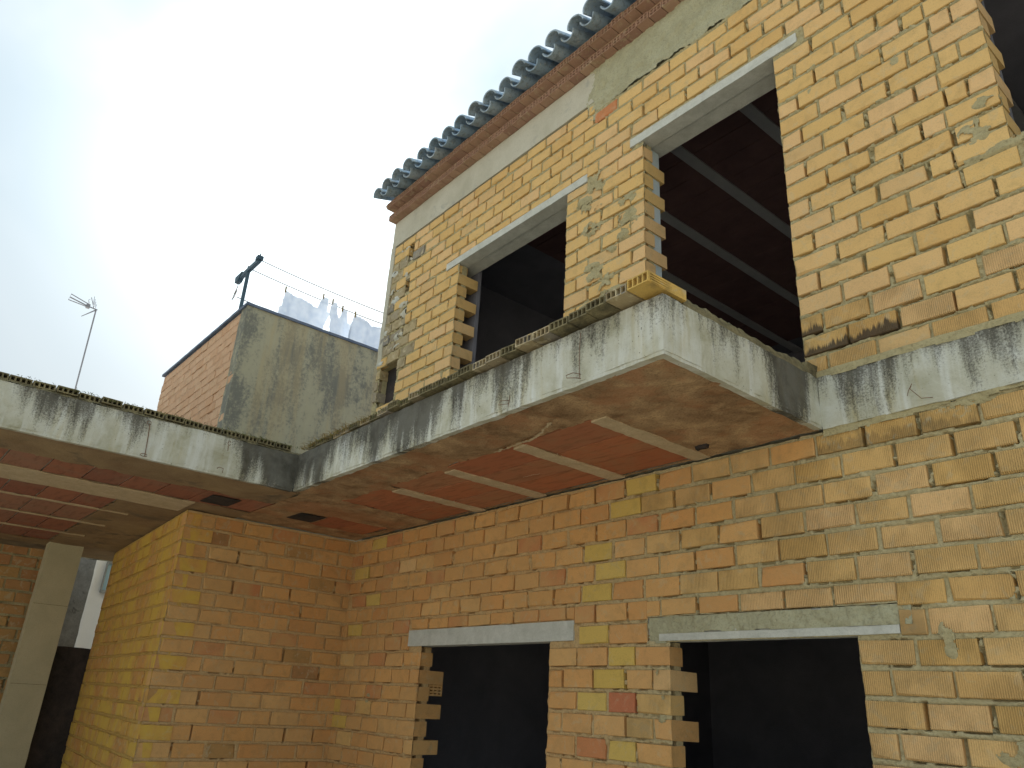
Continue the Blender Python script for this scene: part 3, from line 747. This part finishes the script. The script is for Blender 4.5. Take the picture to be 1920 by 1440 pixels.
# broken-out block: flat black plates stand in for the shade inside
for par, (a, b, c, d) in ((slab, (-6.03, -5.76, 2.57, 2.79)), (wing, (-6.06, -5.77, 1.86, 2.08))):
    m = MB(); m.box((a, c, 1.3395), (b, d, 1.343)); m.obj("void_shade_plate", BLACKW, par)

# hollow bricks laid along the slab edge
HB = [holed_mesh("edge_brick", .118, .042, .24, 4, 1, mt, .006, .09, .006) for mt in (DEBRIS, DEBRIS, GREYB)]
GOLD = brick_mat("golden_ridged_brick", [(0, (.60,.41,.12)), (1, (.64,.43,.13))], 0, .5)
HB2 = holed_mesh("edge_brick", .118, .05, .24, 4, 1, GOLD, .006, .09, .006)
rg = random.Random(8); x = -1.835; i = 0
while x > -5.12:
    t = (x+1.8)/-3.37; yf = 2.135+.105*min(1, t*1.15)
    me = HB2 if i == 0 else rg.choice(HB)
    obj("edge_brick", me, slab, (x, yf+rg.uniform(-.012, .012), 1.640+rg.uniform(-.005, .004)), (rg.uniform(-.03, .03), rg.uniform(-.02, .02), rg.uniform(-.05, .05)))
    x -= .123+rg.uniform(0, .008); i += 1
# ridges on the end brick's long golden side
m = MB()
for k in range(4): m.box((-1.778, 2.140, 1.6445+k*.0115), (-1.7690, 2.372, 1.6505+k*.0115))
m.obj("brick_ridges", GOLD, slab)
WB = holed_mesh("edge_brick", .120, .040, .24, 4, 1, DEBRIS, .008, .05, .010)
y = 2.10
while y > -1.4:
    obj("edge_brick", WB, wing, (-5.185+rg.uniform(-.010, .010), y, 1.634+rg.uniform(-.006, .004)), (rg.uniform(-.03, .03), rg.uniform(-.03, .03), math.pi/2+rg.uniform(-.05, .05)))
    y -= .124+rg.uniform(0, .01)
# bedding mortar and rubble along the edges
def rubble(name, parent, a, b, wd, hgt, seed, mat=DEBRIS, z=1.618):
    a, b = np.array(a, float), np.array(b, float); L = np.linalg.norm(b-a); d = (b-a)/L; nrm = np.array((-d[1], d[0]))
    def hf(x, y, zz, A, B_):
        t = B_/wd; prof = np.clip(1-np.abs(t*2-1)**3, 0, 1)
        return prof*hgt*(.42+.75*fbm(x, y, 0, 8, 6, seed, .72))+.014*(fbm(x, y, 0, 55, 3, seed+4)-.5)
    relief(name, mat, parent, (a[0], a[1], z), (d[0], d[1], 0), (nrm[0], nrm[1], 0), (0, 0, 1), L, wd, .010, hf)
rubble("bedding_mortar", slab, (-5.17, 2.225), (-1.79, 2.225), .16, .028, 101)
rubble("rubble_ridge", slab, (-1.782, 2.37), (-1.782, 3.43), .20, .125, 102)
rubble("bedding_mortar", wing, (-5.178, -1.5), (-5.178, 2.25), .14, .034, 103)
rubble("rubble_ridge", slab, (-5.16, 2.33), (-4.0, 2.33), .26, .13, 104)
V, F = rough_box((-1.815, 3.35, 1.625), (-1.775, 3.449, 1.69), .02, .006, 105, 30); obj("broken_brick", mesh("broken_brick", V, F, DEBRIS), slab)
# ragged mortar above and under the flush slab edge at the right
relief("bedding_mortar", MORT, slab, (-1.777, 3.437, 1.605), (1, 0, 0), (0, 0, 1), (0, -1, 0), 2.4, .05, .007,
       lambda x, y, z, a, b: .002+.016*(fbm(x, 0, z, 18, 4, 111)-.45), lambda x, y, z, a, b: z > 1.612+.02*(fbm(x, 0, 0*z, 12, 3, 112)-.5))
relief("bedding_mortar", MORT, slab, (-1.777, 3.437, 1.300), (1, 0, 0), (0, 0, 1), (0, -1, 0), 2.4, .055, .007,
       lambda x, y, z, a, b: -.008+.024*(fbm(x, 0, z, 14, 4, 113)-.4), lambda x, y, z, a, b: (z > 1.345-.06*fbm(x, 0, 0*z, 5, 4, 114)) & (z < 1.349))
# dry weeds rooted in the edge
def weeds(name, label, spots, mat, n, hmax, seed):
    rg = random.Random(seed); m = MB()
    for (a, b) in spots:
        for _ in range(n):
            t = rg.random(); p = Vector(a).lerp(Vector(b), t)+Vector((rg.uniform(-.04, .04), rg.uniform(-.05, .05), 0))
            hgt = hmax*rg.uniform(.25, 1)**1.5; d = Vector((rg.uniform(-1, 1), rg.uniform(-1.2, .5), rg.uniform(.1, 1.2))).normalized()
            w_ = rg.uniform(.0012, .003); sd2 = d.cross(Vector((rg.uniform(-1, 1), rg.uniform(-1, 1), .2))).normalized()*w_
            q = p+d*hgt*.6; t2 = q+(d+Vector((rg.uniform(-.5, .5), rg.uniform(-.5, .2), -.7))).normalized()*hgt*.5
            m.add([p-sd2, p+sd2, q+sd2*.8, q-sd2*.8, t2], [(0, 1, 2, 3), (3, 2, 4)])
    o = m.obj(name, mat); tag(o, label, "weeds", kind="stuff"); return o
weeds("dry_weeds", "dry brown weeds growing along the top edge of the slab", [((-5.15, 2.27, ZO+1.66), (-4.2, 2.27, ZO+1.66))], WEED, 650, .085, 4)
weeds("moss_tufts", "small green tufts on the slab edge near the inner corner", [((-5.15, 2.25, ZO+1.65), (-3.2, 2.24, ZO+1.66)), ((-5.17, .4, ZO+1.66), (-5.17, 2.2, ZO+1.66))], TUFT, 420, .03, 5)

# tie wires cast in the concrete
def wire(parent, pts, rad=.002, mat=RUST):
    m = MB(); m.tube(pts, rad, 5); m.obj("tie_wire", mat, parent)
def loop(c, ax, rx, rz, n=11, sweep=5.4, off=.02):
    return [Vector(c)+Vector(ax)*math.cos(.4+sweep*i/(n-1))*rx+Vector((0, 0, 1))*math.sin(.4+sweep*i/(n-1))*rz+Vector(off_)*(.3+.7*i/(n-1)) for i in range(n) for off_ in [off]]
wire(wing, [(-5.172, 1.172, 1.575), (-5.168, 1.178, 1.50), (-5.172, 1.184, 1.43), (-5.170, 1.188, 1.358)], .0026)
wire(wing, loop((-5.17, 1.165, 1.578), (0, 1, 0), .014, .012, off=(.01, 0, 0)))
wire(wing, loop((-5.17, 1.180, 1.362), (0, 1, 0), .022, .010, off=(.01, 0, 0)))
wire(wing, [(-5.17, 1.700, 1.56), (-5.168, 1.702, 1.52)], .002); wire(wing, loop((-5.17, 1.702, 1.575), (0, 1, 0), .010, .016, off=(.01, 0, 0)))
wire(wing, [(-5.17, 1.655, 1.385), (-5.155, 1.66, 1.392), (-5.15, 1.69, 1.388), (-5.165, 1.695, 1.362)], .0024)
wire(slab, [(-2.25, 2.222, 1.372), (-2.262, 2.20, 1.372), (-2.315, 2.195, 1.385), (-2.325, 2.20, 1.402), (-2.28, 2.20, 1.402), (-2.25, 2.22, 1.392)], .0019)
wire(slab, [(-2.75, 2.222, 1.430), (-2.752, 2.215, 1.362)], .0016); wire(slab, [(-2.75, 2.218, 1.40), (-2.80, 2.20, 1.405), (-2.81, 2.20, 1.385), (-2.75, 2.218, 1.382)], .0016)
wire(slab, [(-1.245, 3.435, 1.372), (-1.285, 3.41, 1.370), (-1.30, 3.40, 1.392), (-1.325, 3.405, 1.425), (-1.315, 3.41, 1.450), (-1.335, 3.41, 1.42), (-1.34, 3.405, 1.395)], .0016)
wire(slab, [(-2.255, 2.218, 1.60), (-2.257, 2.214, 1.50), (-2.254, 2.215, 1.375)], .0016)

# ------------------------------------------------------------------ eave and roof
eave = thing("brick_eave", "corbelled eave of two courses of perforated red brick under the tiles", "eave", (0, 0, ZO))
CB = [holed_mesh("eave_brick", .118, .066, .24, 3, 2, mt, .009, .05, .009) for mt in (EAVE, EAVE, EAVE)]
rg = random.Random(12); x = -6.43
while x < .7:
    obj("eave_brick", rg.choice(CB), eave, (x, 3.368+rg.uniform(-.004, .004), 4.893), (rg.uniform(-.01, .01), rg.uniform(-.01, .01), rg.uniform(-.02, .02)))
    obj("eave_brick", rg.choice(CB[:2]), eave, (x+.06, 3.292+rg.uniform(-.004, .004), 4.985), (rg.uniform(-.01, .01), rg.uniform(-.01, .01), rg.uniform(-.02, .02)))
    x += .1245
V, F = rough_box((-6.49, 3.385, 4.957), (.7, 3.7, 4.985), .03, .004, 120, 20); obj("bedding_mortar", mesh("bedding_mortar", V, F, SOFFW), eave)
V, F = rough_box((-6.49, 3.31, 5.050), (.7, 3.7, 5.075), .03, .004, 121, 20); obj("bedding_mortar", mesh("bedding_mortar", V, F, SOFFW), eave)
roof = thing("tiled_roof", "pitched roof edge of slate blue barrel tiles above the upper wall", "roof", (0, 0, ZO))
PI_T = .2195; SL = math.radians(20)
def tile_mesh(rad0, rad1, L, up_, th=.014, n=10):
    m = MB(); sg = 1 if up_ else -1
    v = []
    for (yy, rd) in ((0, rad0), (L, rad1)):
        for rr in (rd, rd-th):
            for i in range(n+1):
                a = math.pi*i/n; v.append((rr*math.cos(a), yy, sg*rr*math.sin(a)*.82))
    k = n+1; fs = []
    for i in range(n):
        q = [(i, i+1, 2*k+i+1, 2*k+i), (k+i+1, k+i, 3*k+i, 3*k+i+1), (i+1, i, k+i, k+i+1), (2*k+i, 2*k+i+1, 3*k+i+1, 3*k+i)]
        fs += [tuple(reversed(z)) for z in q] if up_ else q
    for e in (0, n): fs.append((e, 2*k+e, 3*k+e, k+e))
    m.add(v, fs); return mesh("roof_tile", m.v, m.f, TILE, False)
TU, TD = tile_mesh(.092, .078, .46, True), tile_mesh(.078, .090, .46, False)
rg = random.Random(2)
n_t = int((6.40+.75)/PI_T)+1
for row in range(4):
    for i in range(n_t):
        x = -6.385+i*PI_T
        yy = 3.115+row*.36*math.cos(SL); zz = 5.062+row*.36*math.sin(SL)+row*.006
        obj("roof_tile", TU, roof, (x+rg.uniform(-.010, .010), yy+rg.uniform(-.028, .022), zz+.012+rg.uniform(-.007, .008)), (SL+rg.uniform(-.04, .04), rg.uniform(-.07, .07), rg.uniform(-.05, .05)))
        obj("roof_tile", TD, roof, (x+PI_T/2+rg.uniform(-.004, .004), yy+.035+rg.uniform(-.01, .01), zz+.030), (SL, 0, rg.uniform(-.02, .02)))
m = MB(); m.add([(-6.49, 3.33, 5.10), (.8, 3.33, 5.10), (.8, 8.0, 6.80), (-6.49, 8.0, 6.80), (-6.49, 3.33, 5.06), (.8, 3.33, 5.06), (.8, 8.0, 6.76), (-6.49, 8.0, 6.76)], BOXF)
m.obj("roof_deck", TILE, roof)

# ------------------------------------------------------------------ rooms behind the openings
def shell(name, label, x0, x1, y0, y1, z0, z1, mat, openfront=True):
    m = MB(); t = .12
    m.box((x0-t, y0, z0), (x0, y1, z1)); m.box((x1, y0, z0), (x1+t, y1, z1)); m.box((x0-t, y1, z0), (x1+t, y1+t, z1))
    m.box((x0-t, y0, z1), (x1+t, y1+t, z1+t)); m.box((x0-t, y0, z0-t), (x1+t, y1+t, z0))
    o = m.obj(name, mat, loc=(0, 0, ZO)); tag(o, label, kind="structure"); return o
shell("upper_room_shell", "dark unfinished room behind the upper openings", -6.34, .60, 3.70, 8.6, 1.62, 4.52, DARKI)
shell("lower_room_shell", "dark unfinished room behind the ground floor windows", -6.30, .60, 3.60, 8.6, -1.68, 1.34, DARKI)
ic = thing("upper_room_ceiling", "dark red block ceiling with pale ribs inside the balcony doorway", "ceiling", (0, 0, ZO))
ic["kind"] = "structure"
DBLOCK = plain_mat("shade_toned_ceiling_block", (.13,.075,.075), (.19,.11,.10), 3, .2)  # block and rib colours darkened to hold the room's shade
DRIB = plain_mat("shade_toned_ceiling_rib", (.38,.38,.38), (.46,.46,.46), 5, .2)
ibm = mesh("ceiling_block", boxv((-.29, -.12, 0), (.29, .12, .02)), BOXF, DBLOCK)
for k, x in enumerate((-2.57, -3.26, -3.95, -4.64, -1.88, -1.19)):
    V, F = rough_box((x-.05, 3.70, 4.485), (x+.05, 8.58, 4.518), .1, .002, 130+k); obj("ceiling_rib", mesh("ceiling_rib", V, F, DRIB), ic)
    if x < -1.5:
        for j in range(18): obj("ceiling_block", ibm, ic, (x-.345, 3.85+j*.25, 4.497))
# inner face of the front wall
m = MB()
for a, b, c, d in ((-6.46, WIN[0]-.02, 1.62, 4.5), (WIN[1]+.02, -3.56, 1.62, 4.5), (DOOR[1]+.02, -.76, 1.62, 4.5), (WIN[0]-.02, WIN[1]+.02, 3.9, 4.5), (-3.56, DOOR[1]+.02, 3.95, 4.5), (-.76, .6, 1.62, 2.45)):
    m.box((a, 3.70, c), (b, 3.74, d))
o = m.obj("inner_wall_face", DARKI, loc=(0, 0, ZO)); tag(o, "dark inside face of the front wall", kind="structure")

# ------------------------------------------------------------------ left background under the wing
col = thing("concrete_column", "slim square greenish concrete column holding the wing's slab at far left", "column", (-9.42, 1.62, 0))
V, F = rough_box((-.16, -.165, -.05), (0.02, .165, ZO+1.35), .06, .003, 140); obj("shaft", mesh("shaft", V, F, COLM), col)
m = MB()
for z in (.55, 1.65, 2.42): m.box((.0205, -.160, z), (.0235, .160, z+.003))
m.obj("shutter_joint", DEBRIS, col)
o = obj("blackened_low_wall", mesh("blackened_low_wall", *rough_box((-9.62, 1.80, 0), (-9.50, 2.20, ZO+.33), .04, .006, 150), BLACKW))
tag(o, "blackened low wall filling the slot beside the column", "wall")
o = obj("grey_party_wall", mesh("grey_party_wall", *rough_box((-11.3, -1.0, 0), (-11.0, 2.275, ZO+2.4), .06, .01, 151), GREYW))
tag(o, "weathered grey cement wall seen through the slot beside the column", "wall")
wh = thing("white_house", "white house with a small bluish window seen through the narrow slot", "house", (-13.4, 2.0, 0))
m = MB(); m.box((-4, -6, 0), (0, 6, ZO+3.6)); m.obj("wall", WHITEW, wh)
m = MB(); m.box((.0, .62, 0), (.10, .78, ZO+3.5)); m.obj("pilaster", WHITEW, wh)
m = MB(); m.box((.0, .92, ZO+1.72), (.05, 1.5, ZO+1.75)); m.box((.0, .92, ZO+1.32), (.05, .94, ZO+1.72)); m.box((.0, 1.42, ZO+1.3), (.05, 1.5, ZO+1.72)); m.box((0, .92, ZO+1.28), (.06, 1.5, ZO+1.32)); wf = m.obj("window", GREYW, wh)
m = MB(); m.box((.0, .94, ZO+1.32), (.02, 1.42, ZO+1.72)); m.obj("pane", GLASSB, wf)

# ------------------------------------------------------------------ stair tower, washing line, antenna
tw = thing("stair_tower", "roof tower with one side of pink brick and one of mouldy plaster", "tower", (-8.505, 2.69, ZO))
build_wall(tw, -3.18, -.02, 1.63, 23, 4.32, [], dict(start=[], end=[]), -1.7, lambda x, z, rg: PINK, MORTP, recess=.0025, open_p=.22, smear=.55, amp=.003, seed=77, res=.012, crev=.25)
V, F = rough_box((-.20, -.006, 1.60), (0, 3.4, 4.345), .05, .006, 160); obj("plaster_wall", mesh("plaster_wall", V, F, PLAST), tw)
m = MB(); m.box((-3.18, .11, 1.6), (-.2, 3.4, 4.30)); m.obj("body", PLAST, tw)
V, F = rough_box((-3.24, -.03, 4.338), (.02, 3.42, 4.372), .06, .004, 161); obj("coping", mesh("coping", V, F, COPE), tw)

def px_plane(ax, val, px_, py_):
    d = (px_-960)/F_PX*r-(py_-720)/F_PX*u+f; t = val/d[ax]
    return d*t+Vector((0, 0, ZO))
pl = thing("washing_line", "T shaped blue steel post holding three washing lines on the tower roof", "washing line", (-9.47, 2.9, ZO+4.36))
base = Vector((-9.47, 2.9, ZO+4.36))
L_ = lambda p: tuple(Vector(p)-base)
m = MB(); m.tube([L_((-9.47, 2.9, ZO+4.36)), L_((-9.475, 2.9, ZO+5.40))], .026, 8); m.obj("post", STEEL, pl)
m = MB(); m.box((-.39, -.025, .955), (.36, .025, 1.012)); m.obj("crossbar", STEEL, pl)
m = MB(); m.add([(-.40, -.035, .93), (-.30, -.035, .93), (-.30, .035, .93), (-.40, .035, .93), (-.42, -.035, 1.03), (-.18, -.035, 1.03), (-.18, .035, 1.03), (-.42, .035, 1.03)], BOXF); m.obj("end_bracket", STEEL, pl)
m = MB(); m.box((.30, -.04, .99), (.39, .04, 1.045)); m.tube([(.35, 0, 1.03), (.36, 0, 1.09)], .01, 5); m.obj("end_bracket", STEEL, pl)
m = MB(); m.tube([(-.38, 0, .94), (-.33, 0, .86), (-.42, 0, .78), (-.47, 0, .70), (-.40, 0, .72), (-.33, 0, .80)], .007, 5); m.obj("loose_cord", WIRE, pl)
LX = (-9.14, -9.45, -9.80)
for X, zz in zip(LX, (5.37, 5.36, 5.06)):
    m = MB(); pts = []
    for i in range(15):
        t = i/14; y = 2.92+t*3.3; sag = -.12*4*t*(1-t)*.5
        pts.append(L_((X, y, ZO+zz+sag-(.0 if X > -9.5 else 0))))
    m.tube(pts, .007, 5); m.obj("line", WIRE, pl)
def cloth(name, label, X, pts, peg_i, cat):
    P = [px_plane(0, X, 400+a/6, 460+b/6) for a, b in pts]
    n = len(P); c = sum(P, Vector())/n
    ys = np.arange(min(p.y for p in P), max(p.y for p in P)+.012, .012); zs = np.arange(min(p.z for p in P), max(p.z for p in P)+.012, .012)
    Y, Z = np.meshgrid(ys, zs, indexing='ij')
    yc, zc = Y[:-1, :-1]+.006, Z[:-1, :-1]+.006; ins = np.zeros(yc.shape, bool)
    for i in range(n):
        p, q = P[i], P[(i+1) % n]
        if abs(p.z-q.z) > 1e-9: ins ^= ((p.z > zc) != (q.z > zc)) & (yc < (q.y-p.y)*(zc-p.z)/(q.z-p.z)+p.y)
    dx = .018*np.sin(Y*17+Z*3)+.006*np.sin(Y*41-Z*5)+.012*(fbm(Y, 0, Z, 4, 2, 5)-.5)
    idx = np.arange(len(ys))[:, None]*len(zs)+np.arange(len(zs))[None, :]
    q = np.stack([idx[:-1, :-1], idx[1:, :-1], idx[1:, 1:], idx[:-1, 1:]], -1)[ins]
    V = np.stack([dx.ravel(), Y.ravel()-c.y, Z.ravel()-c.z], -1); V2 = V.copy(); V2[:, 0] -= .004
    me = mesh(name, np.concatenate([V, V2]), np.concatenate([q, q[:, ::-1]+len(V)]).astype(np.int32), CLOTH, True)
    root = thing(name, label, cat, c); root["group"] = "laundry pegged on the roof washing lines"
    obj("fabric", me, root)
    for i in peg_i:
        q = P[i]-c; m = MB(); m.box((q.x-.01, q.y-.008, q.z-.04), (q.x+.01, q.y+.008, q.z+.05)); m.obj("clothes_peg", WEED, root)
    return root
cloth("hanging_sheet", "wide pale sheet, nearest the steel post on the washing line", -9.3, [(815, 500), (950, 580), (1060, 640), (1175, 700), (1205, 630), (1240, 580), (1300, 600), (1285, 680), (1270, 750), (1305, 770), (1260, 860), (1205, 990), (1150, 1130), (690, 930), (722, 760), (740, 690), (765, 680)], (0, 5), "sheet")
cloth("hanging_shirt", "pale garment hung by two straps in the middle of the washing", -9.1, [(1308, 780), (1320, 690), (1345, 640), (1390, 655), (1388, 760), (1410, 820), (1435, 790), (1455, 715), (1515, 730), (1520, 870), (1550, 892), (1500, 1240), (1285, 1140), (1312, 830)], (2, 7), "garment")
cloth("hanging_towel", "pale towel hung at the end of the washing beside the upper wall", -8.95, [(1548, 892), (1575, 840), (1598, 780), (1700, 840), (1790, 905), (1900, 930), (1900, 1340), (1490, 1240)], (2,), "towel")

ant = thing("tv_antenna", "thin rooftop television aerial on a slim mast above the wing", "aerial", (-14, 1.86, ZO+3.6))
ab = Vector((-14, 1.86, ZO+3.6)); AP = lambda a, b, X=-14.: px_plane(0, X, 100+a/12, 520+b/12)-ab
m = MB(); m.tube([(0, .06, 0), tuple(AP(960, 735))], .013, 6); m.obj("mast", ALU, ant)
m = MB(); m.tube([AP(990, 735), AP(780, 650), AP(370, 440)], .011, 6); m.obj("boom", ALU, ant)
m = MB(); m.tube([AP(740, 655), AP(340, 500), AP(405, 375), AP(790, 600)], .009, 5); m.obj("dipole_frame", ALU, ant)
m = MB(); p = AP(780, 650); m.box(tuple(p-Vector((.03, .03, .035))), tuple(p+Vector((.03, .03, .035)))); m.obj("junction_box", ALU, ant)
m = MB(); m.tube([AP(960, 735), AP(630, 875)], [.013, .006], 6); m.tube([AP(915, 700), AP(860, 450)], .007, 5); m.tube([AP(815, 660), AP(795, 510), AP(830, 490)], .006, 5)
for k in range(4): m.tube([AP(930+14*k, 430+60*k), AP(900+16*k, 600+30*k)], .004, 4)
m.obj("reflector", ALU, ant)

# ------------------------------------------------------------------ ground
m = MB(); m.add([(-600, -600, 0), (600, -600, 0), (600, 600, 0), (-600, 600, 0)], [(0, 1, 2, 3)])
tag(m.obj("ground", GROUND), "pale dry dirt ground", kind="structure")
